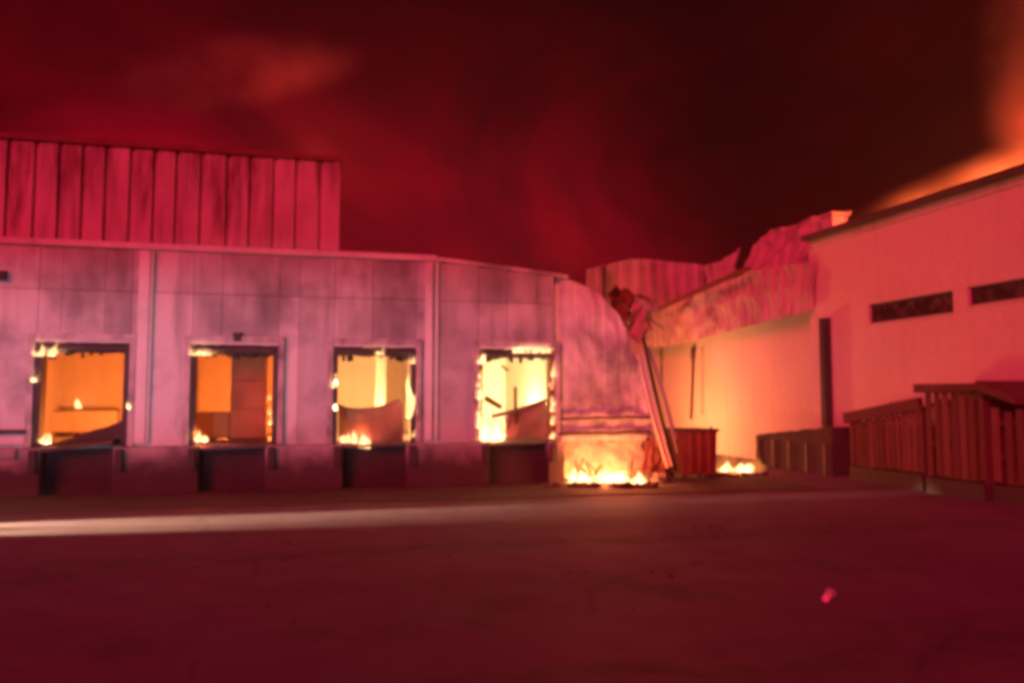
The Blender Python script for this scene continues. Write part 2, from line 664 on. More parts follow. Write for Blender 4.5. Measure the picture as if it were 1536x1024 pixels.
mb.sheet(broken, 40, 20, (0, .3, 0))
M['burnt_wall'] = weathered('burnt_render', (.56, .47, .40), soot=(.10, .07, .06), amount=.6, streak=.5, rough=.9, sc=1.5, bm=.5)
mb.build('end_dock_wall', M['burnt_wall'], wh)
mb = MB()                                   # ledge left of door one
mb.box(XL, doors[0][0] - .25, WY - .36, WY - .284, .92, 1.16)
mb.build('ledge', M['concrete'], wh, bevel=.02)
mb = MB()
mb.box(XL, doors[0][0] - .12, WY - .2, WY - .05, 1.5, 1.6)
mb.build('guard_rail', M['char'], wh, bevel=.02)
mb = MB()
mb.box(XL, doors[0][0] - .12, WY - .12, WY - .02, 1.25, 1.45)
mb.build('kick_plate', M['trim'], wh, bevel=.01)
for i, d in enumerate(doors):
    mb = MB()                               # dock pit and leveller plate
    mb.box(d[0] + .26, d[1] - .26, WY + .1, WY + .5, zb0, FLOOR - .1)
    mb.build('dock_pit', M['soot'], wh)
    mb = MB()
    tilt = .16 if i == 0 else .03
    mb.add([(d[0] + .28, WY - .3, FLOOR - .12), (d[1] - .28, WY - .3, FLOOR - .1 + tilt), (d[1] - .28, WY + 1.2, FLOOR + .03 + tilt), (d[0] + .28, WY + 1.2, FLOOR + .02),
            (d[0] + .28, WY - .3, FLOOR - .06), (d[1] - .28, WY - .3, FLOOR - .04 + tilt), (d[1] - .28, WY + 1.2, FLOOR + .08 + tilt), (d[0] + .28, WY + 1.2, FLOOR + .07)],
           [(0, 1, 5, 4), (1, 2, 6, 5), (2, 3, 7, 6), (3, 0, 4, 7), (4, 5, 6, 7), (0, 3, 2, 1)])
    mb.build('dock_leveller', M['dark'], wh)
    for xx in (d[0] + .02, d[1] - .2):
        mb = MB()
        mb.box(xx, xx + .18, WY - .40, WY - .284, FLOOR - .6, FLOOR - .06)
        mb.build('dock_bumper', M['char'], wh, bevel=.02)

# door frames
flames_px = {
    0: [((60, 534), (86, 534), 5, .16, .30), ((51, 572), (54, 572), 2, .09, .22), ((191, 612), (195, 612), 2, .09, .22), ((62, 664), (76, 664), 3, .14, .28)],
    1: [((290, 533), (318, 533), 5, .13, .16), ((294, 661), (310, 661), 4, .14, .32), ((404, 600), (405, 640), 3, .08, .5)],
    2: [((566, 531), (576, 531), 3, .12, .2), ((504, 585), (504, 560), 3, .07, .3), ((502, 616), (506, 612), 2, .09, .4), ((613, 628), (619, 612), 6, .15, 1.1), ((616, 545), (622, 545), 2, .1, .3),
        ((510, 662), (545, 664), 6, .16, .34), ((540, 670), (556, 672), 4, .2, .5), ((618, 655), (622, 655), 1, .1, .3)],
    3: [((770, 529), (828, 529), 9, .14, .14), ((719, 650), (720, 560), 8, .12, .55), ((722, 545), (726, 545), 2, .12, .3), ((829, 640), (828, 560), 8, .10, .55), ((722, 660), (752, 660), 6, .26, .5),
        ((826, 657), (830, 657), 2, .1, .35)],
}
for i, d in enumerate(doors):
    x0, x1, z0, z1 = d
    mb = MB()
    mb.box(x0 - .16, x0 - .01, WY - .12, WY + .3, z0, z1 + .22)
    mb.box(x1 + .01, x1 + .16, WY - .12, WY + .3, z0, z1 + .22)
    mb.box(x0 - .01, x1 + .01, WY - .117, WY + .3, z1 + .05, z1 + .22)
    fr = mb.build('door_frame', M['frame'], wh, bevel=.012)
    mb = MB()                               # charred seals inside the frame
    mb.box(x0 - .008, x0 + .11 + .04 * (i == 0), WY - .06, WY + .35, z0 - .1, z1 - .002)
    mb.build('charred_seal', M['char'] if i < 3 else M['rust'], fr)
    mb = MB()
    mb.box(x1 - .12, x1 + .008, WY - .06, WY + .35, z0 - .1, z1 - .002)
    mb.build('charred_seal', M['char'] if i < 3 else M['rust'], fr)
    mb = MB()                               # what is left of the roller shutter
    n = 14
    pr = [Vector((x0 + .02 + (x1 - x0 - .04) * k / n, WY + .06, z1 - .13 + .035 * n3(k * .45, i * 7))) for k in range(n + 1)]
    mb.tube(pr, [.13 + .025 * n3(k * .9, i * 3 + 5) for k in range(n + 1)], 10)
    for k in range(9):                      # torn strips hanging down
        xx = x0 + .2 + rnd.random() * (x1 - x0 - .4)
        L = .05 + .14 * rnd.random() ** 2
        mb.bar((xx, WY + .05, z1 - .2), (xx + .02, WY + .05, z1 - .24 - L), .07 + .12 * rnd.random(), .02, (0, 1, 0))
    mb.build('burnt_roller_shutter', M['char'], fr, smooth=True)
    mb = MB()
    mb.box(x0, x1, WY - .1, WY + .02, z1 + .003, z1 + .047)
    mb.build('drip_strip', M['trim'], fr)
    for j, (pa, pb, n, w_, h_) in enumerate(flames_px[i]):
        mb = MB()
        fire(mb, onY(*pa, WY - .1), onY(*pb, WY - .1), n, w_, h_, .14, seed=31 + i * 10 + j, lean=(.1, -.05))
        mb.build('flame', M['flame'], fr, smooth=True)

# interior: four bays
DEPTH = 7.0
bx = [doors[0][0] - 1.4] + [(doors[i][1] + doors[i + 1][0]) / 2 for i in range(3)] + [doors[3][1] + .35]
mb = MB()
mb.box(bx[0] - .2, bx[4] + .2, WY + .61, WY + DEPTH, FLOOR - .2, FLOOR - .001)
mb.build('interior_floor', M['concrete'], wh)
mb = MB()
mb.box(bx[0], bx[4], WY + DEPTH, WY + DEPTH + .2, FLOOR - .2, 4.6)
mb.build('interior_back_wall', M['inner'], wh)
mb = MB()
mb.box(bx[0] - .2, bx[4] + .2, WY + .21, WY + DEPTH, 4.6, 4.75)
mb.build('interior_ceiling', M['inner'], wh)
for k in range(5):
    mb = MB()
    mb.box(bx[k] - .08, bx[k] + .08, WY + .205, WY + DEPTH - .003, FLOOR, 4.597)
    mb.build('partition', M['inner'], wh)

# tall upper storey set back behind the low roof
UY = WY + 3.2
ux1 = onY(507, 300, UY).x
uz1 = onY(507, 243, UY).z
mb = MB()
pitch_c = .66
nC = int((ux1 - XL) / pitch_c)


def upfn(x):
    t = (x / pitch_c) % 1
    return .0 if t < .62 else (.07 if t > .72 and t < .9 else .035)


xs_ = []
x = XL
while x < ux1:
    pj = pitch_c * (.85 + .3 * rnd.random())
    xs_ += [x, x + pj * .76, x + pj * .82, x + pj * .93]
    x += pj
xs_ = [q for q in xs_ if q < ux1] + [ux1]
dep = [[0, 0, .08, .08][i % 4] for i in range(len(xs_))]
vs, fs = [], []
for q, d_ in zip(xs_, dep):
    w_ = .03 * n3(q * .35, 8)
    vs += [(q, UY + d_ + w_, TOP - .2), (q, UY + d_ + w_ * .4, uz1), (q, UY + .2, TOP - .2), (q, UY + .2, uz1)]
for i in range(len(xs_) - 1):
    a, b = i * 4, i * 4 + 4
    fs += [(a, b, b + 1, a + 1), (a + 2, a + 3, b + 3, b + 2), (a + 1, b + 1, b + 3, a + 3), (a, a + 2, b + 2, b)]
fs += [(0, 1, 3, 2), (len(vs) - 4, len(vs) - 2, len(vs) - 1, len(vs) - 3)]
mb.add(vs, fs)
def drips(m, ztop):
    nt = m.node_tree
    b = nt.nodes["Principled BSDF"]
    src = b.inputs['Base Color'].links[0].from_socket
    gg = node(nt, 'ShaderNodeNewGeometry')
    sp = node(nt, 'ShaderNodeSeparateXYZ')
    nt.links.new(gg.outputs['Position'], sp.inputs[0])
    ln = noise_fac(nt, 1.35, .42, .72, 2, sy=0, sz=0, off=52)
    wob = noise_fac(nt, 6, .2, .8, 3, sz=.25, off=17)
    ma = node(nt, 'ShaderNodeMath', operation='MULTIPLY_ADD')   # z - ztop + 3*length
    nt.links.new(ln, ma.inputs[0])
    ma.inputs[1].default_value = 3.4
    nt.links.new(sp.outputs['Z'], ma.inputs[2])
    mr = node(nt, 'ShaderNodeMapRange', interpolation_type='SMOOTHSTEP')
    mr.inputs['From Min'].default_value = ztop
    mr.inputs['From Max'].default_value = ztop + 1.3
    nt.links.new(ma.outputs[0], mr.inputs['Value'])
    f = mul(nt, mul(nt, mr.outputs[0], wob), 1.1)
    nt.links.new(mixc(nt, f, src, (.16, .045, .05)), b.inputs['Base Color'])


drips(M['upper'], uz1)
mb.build('upper_wall', M['upper'], wh)
mb = MB()
mb.box(ux1 - .14, ux1 + .05, UY - .06, UY + .25, TOP + .02, uz1 - .02)
mb.build('corner_trim', M['upper'], wh)
mb = MB()
mb.box(ux1 - .19, ux1 - .003, UY + .253, UY + 12, TOP + .02, uz1 - .02)
mb.build('upper_side_wall', M['upper'], wh)
mb = MB()
mb.box(XL, ux1 + .12, UY - .1, UY + 12, uz1 + .002, uz1 + .16)
mb.build('upper_roof', M['rust'], wh)

# ------------------------------------------------------------------ right factory building
RX = 16.5
fb = thing('factory_building', 'smooth red lit building on the right with two long strip windows', 'building', (RX, 16, 0))
yC = onX(1219, 420, RX).y                   # far corner of the smooth wall
rz = (onX(1240, 352, RX).z + onX(1530, 268, RX).z) / 2
YN = 4.0
win = []
for (l, tl, bl, r, tr_, br) in ((1302, 457, 486, 1429, 437, 467), (1451, 431, 459, 1640, 400, 437)):
    a0, b0 = onX(l, tl, RX), onX(l, bl, RX)
    a1 = onX(r, tr_, RX)
    win.append((a1.y, a0.y, b0.z, a0.z))
zw1 = sum(w[3] for w in win) / 2
zw0 = sum(w[2] for w in win) / 2
win[1] = (win[1][0], win[1][1], win[1][2], win[1][3])
print("factory roof z", rz, "windows", win, "corner y", yC, "doors", doors, "XB", XB, "XA", XA)
mb = MB()
for (p, q, z0, z1) in rects(YN, yC, -.2, rz, [(w[0], w[1], w[2], w[3]) for w in win]):
    mb.box(RX, RX + .35, p, q, z0, z1)
mb.build('wall', M['plaster'], fb)
mb = MB()
mb.box(RX - .35, RX + 12, YN, yC + .1, rz + .002, rz + .17)
mb.build('roof', M['dark'], fb, bevel=.02)
mb = MB()
mb.box(RX - .06, RX - .003, YN, yC, rz - .22, rz - .002)
mb.build('eave_trim', M['trim'], fb)
for w in win:
    mb = MB()
    y0, y1, z0, z1 = w
    mb.box(RX + .1, RX + .2, y0, y1, z0, z0 + .06)
    mb.box(RX + .1, RX + .2, y0, y1, z1 - .06, z1)
    nm = max(1, int((y1 - y0) / 2.2))
    for k in range(nm + 1):
        yy = y0 + (y1 - y0 - .06) * k / nm
        mb.box(RX + .102, RX + .198, yy, yy + .06, z0 + .06, z1 - .06)
    wn = mb.build('window', M['dark'], fb)
    mb = MB()
    mb.box(RX + .14, RX + .155, y0 + .01, y1 - .01, z0 + .03, z1 - .03)
    mb.build('pane', M['glass'], wn)
    mb = MB()
    mb.box(RX - .05, RX + .1, y0 - .03, y1 + .03, z0 - .05, z0 - .002)
    mb.build('sill', M['plaster'], wn)
# downpipe at the corner
pt, pb = onX(1235, 477, RX - .2), onX(1238, 640, RX - .2)
mb = MB()
mb.box(RX - .3, RX - .02, pt.y - .13, pt.y + .13, 1.45, pt.z)
mb.build('corner_post', M['char'], fb, bevel=.02)
# recessed bay wall
RW = RX + .55
mb = MB()
mb.box(RW, RW + .3, yC + .01, 45.2, -.2, 5.9)
mb.build('recess_wall', M['recess'], fb)
mb = MB()
mb.box(RX + .003, RW + .3, yC - .003, yC + .2, -.2, rz - .25)
mb.build('return_wall', M['plaster'], fb)
for (a, b, r_) in (((992, 512), (992, 585), .07), ((1040, 520), (1036, 628), .05), ((1053, 520), (1053, 622), .02)):
    p, q = onX(*a, RW - .1), onX(*b, RW - .1)
    mb = MB()
    k = 8
    mb.tube([p.lerp(q, i / k) + Vector((-.03 * abs(n3(i, a[0])), .05 * n3(i * .4, a[0]), 0)) for i in range(k + 1)],
            [r_ * (2.2 if (i < 2 and a[0] == 1040) else 1) for i in range(k + 1)], 8)
    mb.build('wall_pipe', M['dark'], fb, smooth=True)


def lerp_poly(pts, u):
    u = u * (len(pts) - 1)
    i = min(int(u), len(pts) - 2)
    t = u - i
    return tuple(pts[i][k] + (pts[i + 1][k] - pts[i][k]) * t for k in range(2))


def crumpled(name, low, high, X, amp, corr, mat, parent, nu=220, nv=14, seed=0, lean=0.0):
    mb = MB()

    def fn(u, v):
        a, b = lerp_poly(low, u), lerp_poly(high, u)
        p = onX(a[0] + (b[0] - a[0]) * v, a[1] + (b[1] - a[1]) * v, X)
        d = amp * (1.6 * abs(n3(p.y * .3 + p.z * .35, p.z * .4, seed)) - .4) + amp * .9 * abs(n3(p.y * .8 - p.z * .5, p.z * .8, seed + 5))
        c = corr * (1 if ((p.y + .25 * n3(p.y * .2, p.z * .5, 7)) / .55) % 1 < .6 else 0)
        return (p.x + d + c + lean * v, p.y, p.z)

    mb.sheet(fn, nu, nv, (.06, 0, 0))
    return mb.build(name, mat, parent)


crumpled('canopy_fascia', [(957, 522), (1000, 519), (1050, 508), (1100, 494), (1160, 479), (1217, 465)],
         [(972, 470), (1000, 457), (1045, 441), (1090, 420), (1130, 405), (1217, 392)], RX - .25, .22, .06, M['crumple'], fb, seed=3)
crumpled('crumpled_cladding', [(1100, 425), (1130, 410), (1170, 402), (1217, 394)],
         [(1096, 372), (1118, 343), (1160, 330), (1238, 314)], RX + .5, .45, .05, M['crumple'], fb, nu=90, nv=20, seed=12, lean=.8)
crumpled('torn_cladding', [(1056, 436), (1075, 430), (1102, 418)],
         [(1058, 398), (1078, 392), (1106, 372)], RX + .9, .3, .05, M['crumple'], fb, nu=40, nv=12, seed=22)
# roof vent
vb = onX(1252, 330, RX + 1.2)
mb = MB()
mb.box(vb.x - .3, vb.x + .3, vb.y - .3, vb.y + .3, rz + .17, rz + 1.0)
mb.box(vb.x - .38, vb.x + .38, vb.y - .38, vb.y + .38, rz + 1.002, rz + 1.1)
mb.build('roof_vent', M['plaster'], fb, bevel=.03)

# ------------------------------------------------------------------ ruined back wall between the two
bw = thing('ruined_wall', 'torn red brown wall panel standing behind the collapsed gap between the two buildings', 'wall', (17, 46, 0))
mb = MB()
top = [(880, 404), (905, 398), (948, 388), (985, 389), (1020, 393), (1062, 398)]


def ruin(u, v):
    a = lerp_poly(top, u)
    t = onY(a[0], a[1], 46)
    z = -.2 + (t.z + .2 + .08 * n3(u * 25, 3)) * v
    return (t.x, 46 + .3 * n3(t.x * .4, z * .4, 2) + .05 * (int(t.x * 2.5) % 2), z)


mb.sheet(ruin, 60, 16, (0, .15, 0))
mb.build('panel', M['crumple'], bw)
for px in (905, 1058):
    t = onY(px, 395, 45.6)
    mb = MB()
    mb.box(t.x - .1, t.x + .1, 45.4, 45.6, -.2, t.z - .2)
    mb.build('post', M['dark'], bw)

# ------------------------------------------------------------------ twisted remains at the torn end
def beam(name, label, a, b, w_, h_, mat, sag=0., group='beams leaning in the collapsed gap'):
    a, b = Vector(a), Vector(b)
    lo = a if a.z < b.z else b
    root = tag(MB_beam(name, a, b, w_, h_, mat, sag), label, 'beam', group)
    return root


def MB_beam(name, a, b, w_, h_, mat, sag):
    mb = MB()
    n = 10
    d = (b - a).normalized()
    s = d.cross(Vector((0, 1, 0))).normalized()
    # channel section: web and two flanges, slightly bent along its length
    P = [a.lerp(b, i / n) + s * (sag * math.sin(math.pi * i / n)) for i in range(n + 1)]
    for i in range(n):
        mb.bar(P[i], P[i + 1], .025, h_, s)
        for k in (-1, 1):
            mb.bar(P[i] + s * (k * (h_ / 2 - .012)) + Vector((0, -w_ / 2 - .0126, 0)), P[i + 1] + s * (k * (h_ / 2 - .012)) + Vector((0, -w_ / 2 - .0126, 0)), w_, .024, s)
    me_o = mb.build(name, mat)
    return me_o


beam('leaning_beam', 'broad pale beam leaning against the torn end of the warehouse wall', onY(1003, 700, 21.75), onY(960, 530, 22.0), .10, .17, M['recess'], .06)
beam('leaning_beam', 'thin pale beam leaning just right of the broad one in the gap', onY(1022, 700, 22.35), onY(972, 520, 22.6), .07, .10, M['recess'], -.05)
beam('leaning_beam', 'dark charred strut leaning between the two pale beams', onY(1013, 705, 22.05), onY(964, 505, 22.3), .06, .07, M['char'], .04)
beam('fallen_beam', 'dark diagonal beam lying across the top of the crumpled canopy', onX(983, 466, RX - .7), onX(1122, 402, RX - .7), .12, .2, M['rust'], .05, None)
# wreckage in the gap: sheets and struts dropped from the roof
def scrap_sheet(name, label, cat, corners, Y, mat, seed, amp=.25, n=14):
    mb = MB()

    def fn(u, v):
        a = [corners[0][k] + (corners[1][k] - corners[0][k]) * u for k in (0, 1)]
        b = [corners[3][k] + (corners[2][k] - corners[3][k]) * u for k in (0, 1)]
        jag = 5 * n3(u * 7, seed) * v + 4 * n3(v * 6, seed + 4) * u
        p = onY(a[0] + (b[0] - a[0]) * v + jag, a[1] + (b[1] - a[1]) * v + jag, Y)
        return (p.x, p.y + amp * abs(n3(u * 2.2 + seed, v * 2.2)) * 2 - amp + .04 * (int(u * 9) % 2), max(p.z, -.05))

    mb.sheet(fn, n * 2, n, (0, .04, 0))
    return tag(mb.build(name, mat), label, cat, None)


scrap_sheet('fallen_sheet', 'scorched metal sheet slumped at the foot of the leaning beams', 'metal sheet', [(958, 716), (1008, 722), (1000, 664), (966, 655)], WY + .1, M['rust'], 3)
scrap_sheet('hanging_sheet', 'torn sheet hanging from the roof beside the buckled wall end', 'metal sheet', [(935, 505), (962, 520), (985, 462), (948, 446)], WY + 4.5, M['crumple'], 9, .4)
scrap_sheet('roof_wreckage', 'dark tangled roof sheet behind the torn wall end', 'metal sheet', [(905, 470), (960, 500), (968, 448), (915, 430)], WY + 7.5, M['rust'], 17, .6)
mb = MB()
rr = random.Random(44)
for k in range(9):
    a = onY(925 + rr.random() * 40, 445 + rr.random() * 40, WY + 5.5 + rr.random())
    b = onY(935 + rr.random() * 60, 450 + rr.random() * 60, WY + 5.5 + rr.random())
    mb.bar(a, b, .04 + .05 * rr.random(), .04)
tag(mb.build('roof_framing', M['dark']), 'tangle of bent dark roof framing above the gap', 'roof framing')

# ------------------------------------------------------------------ yard things in the gap
p = onZ(1038, 716)
bn = thing('metal_bin', 'rusty dark red metal bin standing in front of the glowing gap', 'bin', (p.x, p.y, 0))
w2 = .56
mb = MB()
mb.add([(p.x - w2 * .92, p.y - .5, .14), (p.x + w2 * .92, p.y - .5, .14), (p.x + w2 * .92, p.y + .5, .14), (p.x - w2 * .92, p.y + .5, .14),
        (p.x - w2, p.y - .55, 1.42), (p.x + w2, p.y - .55, 1.42), (p.x + w2, p.y + .55, 1.42), (p.x - w2, p.y + .55, 1.42)],
       [(0, 3, 2, 1), (0, 1, 5, 4), (1, 2, 6, 5), (2, 3, 7, 6), (3, 0, 4, 7)])
o = mb.build('body', M['rust'], bn)
md = o.modifiers.new('wall', 'SOLIDIFY'); md.thickness = .03
mb = MB()
for (x0, x1, y0, y1) in ((-w2 - .05, w2 + .05, -.6, -.54), (-w2 - .05, w2 + .05, .54, .6), (-w2 - .05, -w2 + .01, -.538, .538), (w2 - .01, w2 + .05, -.538, .538)):
    mb.box(p.x + x0, p.x + x1, p.y + y0, p.y + y1, 1.38, 1.46)
mb.build('rim', M['dark'], bn)
for k in (-.3, 0, .3):
    mb = MB()
    mb.box(p.x + k - .035, p.x + k + .035, p.y - .59, p.y - .535, .2, 1.36)
    mb.build('rib', M['rust'], bn)
for sx in (-1, 1):
    for sy in (-1, 1):
        mb = MB()
        mb.box(p.x + sx * .45 - .05, p.x + sx * .45 + .05, p.y + sy * .4 - .05, p.y + sy * .4 + .05, -.03, .15)
        mb.build('foot', M['dark'], bn)
p = onZ(1071, 712)
po = thing('bent_post', 'thin bent dark post standing beside the rusty bin', 'post', (p.x, p.y, 0))
mb = MB()
mb.tube([(p.x, p.y, -.05), (p.x + .01, p.y, .7), (p.x - .02, p.y, 1.25), (p.x - .08, p.y, 1.48)], .045, 8)
mb.build('shaft', M['dark'], po, smooth=True)
mb = MB()
mb.box(p.x - .13, p.x + .13, p.y - .13, p.y + .13, -.02, .03)
mb.build('base_plate', M['dark'], po)

# low dark ramp against the recessed wall
a, b = onZ(1137, 700), onZ(1252, 709)
rp = thing('loading_ramp', 'low dark concrete ramp below the orange lit recessed wall', 'ramp', ((a.x + b.x) / 2, (a.y + b.y) / 2, 0))
X0 = 15.5
ya, yb = onX(1134, 690, X0).y, onX(1248, 690, X0).y
za, zb = onX(1140, 652, X0).z, onX(1246, 640, X0).z
mb = MB()


def ramp_side(u, v):
    y = ya + (yb - ya) * u
    zt = za + (zb - za) * u + .05 * n3(y * 2, 3)
    return (X0 + .03 * n3(y * 2, v * 3, 1), y, -.2 + (zt + .2) * v)


mb.sheet(ramp_side, 30, 6, (1.45, 0, 0))
mb.build('ramp_body', M['soot'], rp)
for k in range(5):
    y = ya + (yb - ya) * (.06 + .22 * k)
    mb = MB()
    mb.box(X0 - .09, X0 - .04, y - .06, y + .06, -.1, .95)
    mb.build('fender', M['dark'], rp, bevel=.01)
p = onZ(1257, 712)
bo = thing('bollard', 'dark stubby bollard at the near end of the low ramp', 'bollard', (p.x, p.y, 0))
mb = MB()
mb.tube([(p.x, p.y, -.1), (p.x, p.y, 1.2), (p.x, p.y, 1.27), (p.x, p.y, 1.3)], [.17, .17, .13, .04], 14)
mb.build('shaft', M['char'], bo, smooth=True)
mb = MB()
mb.tube([(p.x, p.y, -.02), (p.x, p.y, .05)], [.26, .24], 14)
mb.build('foot_ring', M['char'], bo)

# slatted timber things against the right wall
def slatted(name, label, cat, l, r, topl, topr, X, depth, roof=None, seed=0, step=.21):
    rnd = random.Random(seed)
    y1, y0 = onX(l, 650, X).y, onX(r, 650, X).y
    zl, zr = onX(l, topl, X).z, onX(r, topr, X).z
    root = thing(name, label, cat, (X, (y0 + y1) / 2, 0))
    n = int((y1 - y0) / step)
    for k in range(n):
        ya_ = y0 + (y1 - y0) * k / n
        t = 1 - (k + .5) / n
        zt = zl + (zr - zl) * t + .10 * rnd.random() + (.12 if k * 2 < n else 0)
        mb = MB()
        dx = .04 * rnd.random()
        wd = step * (.55 + .25 * rnd.random())
        zl0 = .42 + .06 * rnd.random()
        mb.add([(X + dx, ya_, zl0), (X + dx, ya_ + wd, zl0), (X + dx + .03, ya_ + wd, zl0), (X + dx + .03, ya_, zl0),
                (X + dx - .01, ya_ + .02 * rnd.random(), zt), (X + dx - .01, ya_ + wd, zt), (X + dx + .02, ya_ + wd, zt), (X + dx + .02, ya_, zt)],
               [(0, 3, 2, 1), (4, 5, 6, 7), (0, 1, 5, 4), (1, 2, 6, 5), (2, 3, 7, 6), (3, 0, 4, 7)])
        mb.build('slat', M['timber_pale'] if rnd.random() < .3 else M['timber'], root)
    for f in (.12, .5, .88):
        mb = MB()
        mb.add([], [])
        mb.bar((X + .1, y0, zr * f), (X + .1, y1, zl * f), .05, .12)
        mb.build('cross_rail', M['timber'], root)
    for (yy, zz) in ((y0 + .05, zr), (y1 - .05, zl)):
        for xx in (X + .12, X + depth):
            mb = MB()
            mb.box(xx - .05, xx + .05, yy - .05, yy + .05, -.05, zz - .05)
            mb.build('corner_post', M['timber'], root)
    for k in range(3):                       # black blocks added to stand in for the unlit foot
        mb = MB()
        ys = y0 + (y1 - y0) * k / 3
        mb.box(X - .04 + .02 * k, X + .3, ys + .01, ys + (y1 - y0) / 3 - .01, -.05, .40)
        mb.build('dark_foot', M['char'], root, bevel=.02)
    mb = MB()                                # stacked goods behind the slats
    mb.box(X + .31, X + depth - .06, y0 + .12, y1 - .12, .05, min(zl, zr) - .15)
    mb.build('stacked_planks', M['rust'], root)
    return root, y0, y1, zr, zl


s1, a0, a1, zr, zl = slatted('timber_bin', 'low slatted timber bin by the right wall with dark top rail', 'timber bin', 1272, 1383, 628, 606, 15.3, 1.05, seed=5)
mb = MB()
mb.bar((15.25, a0 - .05, zr + .02), (15.25, a1 + .05, zl + .02), .14, .3)
mb.build('top_rail', M['timber'], s1)
s2, b0, b1, zr2, zl2 = slatted('timber_shed', 'taller slatted timber shed with dark sloping roof by the right wall', 'shed', 1386, 1476, 590, 588, 15.0, 1.35, seed=9, step=.26)
mb = MB()
yy = onX(1522, 605, 14.8)
mb.add([], [])
prof = [(b1 + .08, zl2 + .02), (b0 - .02, zl2 + .06), (yy.y, onX(1522, 606, 14.8).z)]
for (p_, q_) in zip(prof, prof[1:]):
    mb.add([(14.8, p_[0], p_[1]), (16.4, p_[0], p_[1]), (16.4, q_[0], q_[1]), (14.8, q_[0], q_[1]),
            (14.8, p_[0], p_[1] + .22), (16.4, p_[0], p_[1] + .22), (16.4, q_[0], q_[1] + .16), (14.8, q_[0], q_[1] + .16)],
           [(0, 1, 2, 3), (4, 7, 6, 5), (0, 4, 5, 1), (3, 2, 6, 7), (0, 3, 7, 4), (1, 5, 6, 2)])
mb.build('roof', M['timber'], s2)
s3, c0, c1, zr3, zl3 = slatted('timber_stack', 'dark stack of timber under the lean end of the shed roof', 'timber', 1480, 1600, 618, 618, 15.1, 1.2, seed=14, step=.3)

# ------------------------------------------------------------------ things burning inside the bays
def cartons(name, label, l, r, top, Y, dep, mat, seed=0, n=(2, 3), group='goods burning in the dock doors'):
    rnd = random.Random(seed)
    p0, p1 = onY(l, top, Y), onY(r, top, Y)
    root = thing(name, label, 'carton stack', ((p0.x + p1.x) / 2, Y + dep / 2, FLOOR), group)
    H = p0.z - FLOOR - .12
    mb = MB()
    mb.box(p0.x - .03, p1.x + .03, Y - .02, Y + dep + .02, FLOOR + .09, FLOOR + .12)
    for k in range(3):
        xx = p0.x + (p1.x - p0.x) * k / 2
        mb.box(xx - .05, xx + .05, Y, Y + dep, FLOOR, FLOOR + .088)
    mb.build('pallet', M['timber'], root)
    for i in range(n[0]):
        for j in range(n[1]):
            w_ = (p1.x - p0.x) / n[0]
            h_ = H / n[1]
            mb = MB()
            j_ = rnd.random() * .03
            mb.box(p0.x + i * w_ + .008, p0.x + (i + 1) * w_ - .008, Y + j_, Y + dep - j_, FLOOR + .122 + j * h_, FLOOR + .122 + (j + 1) * h_ - .006 - .03 * rnd.random() * (j == n[1] - 1))
            mb.build('carton', mat, root, bevel=.015)
    return root


cartons('carton_stack', 'low wide heap of cartons at the back of the first orange door', 40, 176, 616, WY + 6.2, .7, M['inner'], 1, (2, 1))
cartons('carton_stack', 'tall brown carton stack filling the middle of the second door', 347, 399, 528, WY + 1.0, 1.2, M['brown'], 2, (1, 3))
cartons('carton_stack', 'low brown carton stack in the lower left of the second door', 292, 345, 617, WY + 1.3, 1.0, M['brown'], 3, (1, 1))


def hung(name, label, topl, bot, Y, mat, seed, l, r, th=.05, bulge=.15):
    root_p = onY((l + r) / 2, bot, Y)
    mb = MB()

    def fn(u, v):
        a = lerp_poly(topl, u)
        px, py = a[0], bot + (a[1] - bot) * v
        p = onY(px, py, Y)
        return (p.x, p.y + bulge * n3(u * 3 + seed, v * 2, seed) - .3 * (1 - v), p.z)

    mb.sheet(fn, 30, 12, (0, th, 0))
    return tag(mb.build(name, mat, None, smooth=True), label, 'metal sheet', 'sagging sheets in the dock doors')


hung('sagging_sheet', 'scorched sheet with a wavy top edge sagging across the third door', [(507, 605), (522, 611), (540, 612), (560, 610), (578, 606), (592, 600), (599, 597), (604, 611)], 664, WY + .7, M['sheet'], 4, 507, 604)
hung('sagging_sheet', 'scorched sheet drooping across the lower right of the fourth bright door', [(757, 628), (766, 616), (776, 612), (790, 611), (805, 606), (817, 600), (824, 618)], 660, WY + .9, M['sheet'], 8, 757, 824)
mb = MB()
mb.bar(onY(727, 596, WY + .8), onY(752, 611, WY + .8), .1, .14)
mb.bar(onY(738, 624, WY + .75), onY(775, 616, WY + .75), .1, .12)
mb.bar(onY(770, 617, WY + .85), onY(819, 600, WY + .85), .1, .1)
mb.bar(onY(773, 580, WY + .8), onY(773, 618, WY + .8), .08, .08)
mb.bar(onY(773, 618, WY + .8), onY(776, 662, WY + .8), .08, .08)
tag(mb.build('collapsed_rack', M['rust']), 'buckled dark rack bars standing in the fourth bright yellow door', 'rack')
mb = MB()
P = onY(755, 551, WY + .5)
mb.bar(onY(752, 548, WY + .5), onY(762, 556, WY + .5), .05, .07)
mb.bar(onY(752, 548, WY + .5), onY(752, 520, WY + .5), .012, .012)
tag(mb.build('hanging_scrap', M['rust']), 'small dark scrap hanging near the top of the fourth bright door', 'scrap')
hung('charred_heap', 'black charred heap rising to the right on the sill of the first door', [(58, 667), (80, 664), (105, 657), (125, 650), (142, 644), (160, 640), (178, 632), (194, 625)], 670, WY + .45, M['char'], 15, 58, 194, th=1.2, bulge=.08)
# pale strip standing in for the bright gap in the third bay
mb = MB()
q0, q1 = onY(563, 600, WY + 4.5), onY(578, 600, WY + 4.5)
mb.box(q0.x, q1.x, WY + 4.5, WY + 4.8, FLOOR, 4.58)
tag(mb.build('bright_gap_strip', M['trim']), 'pale upright strip standing in for the bright gap inside the third door', 'strip')

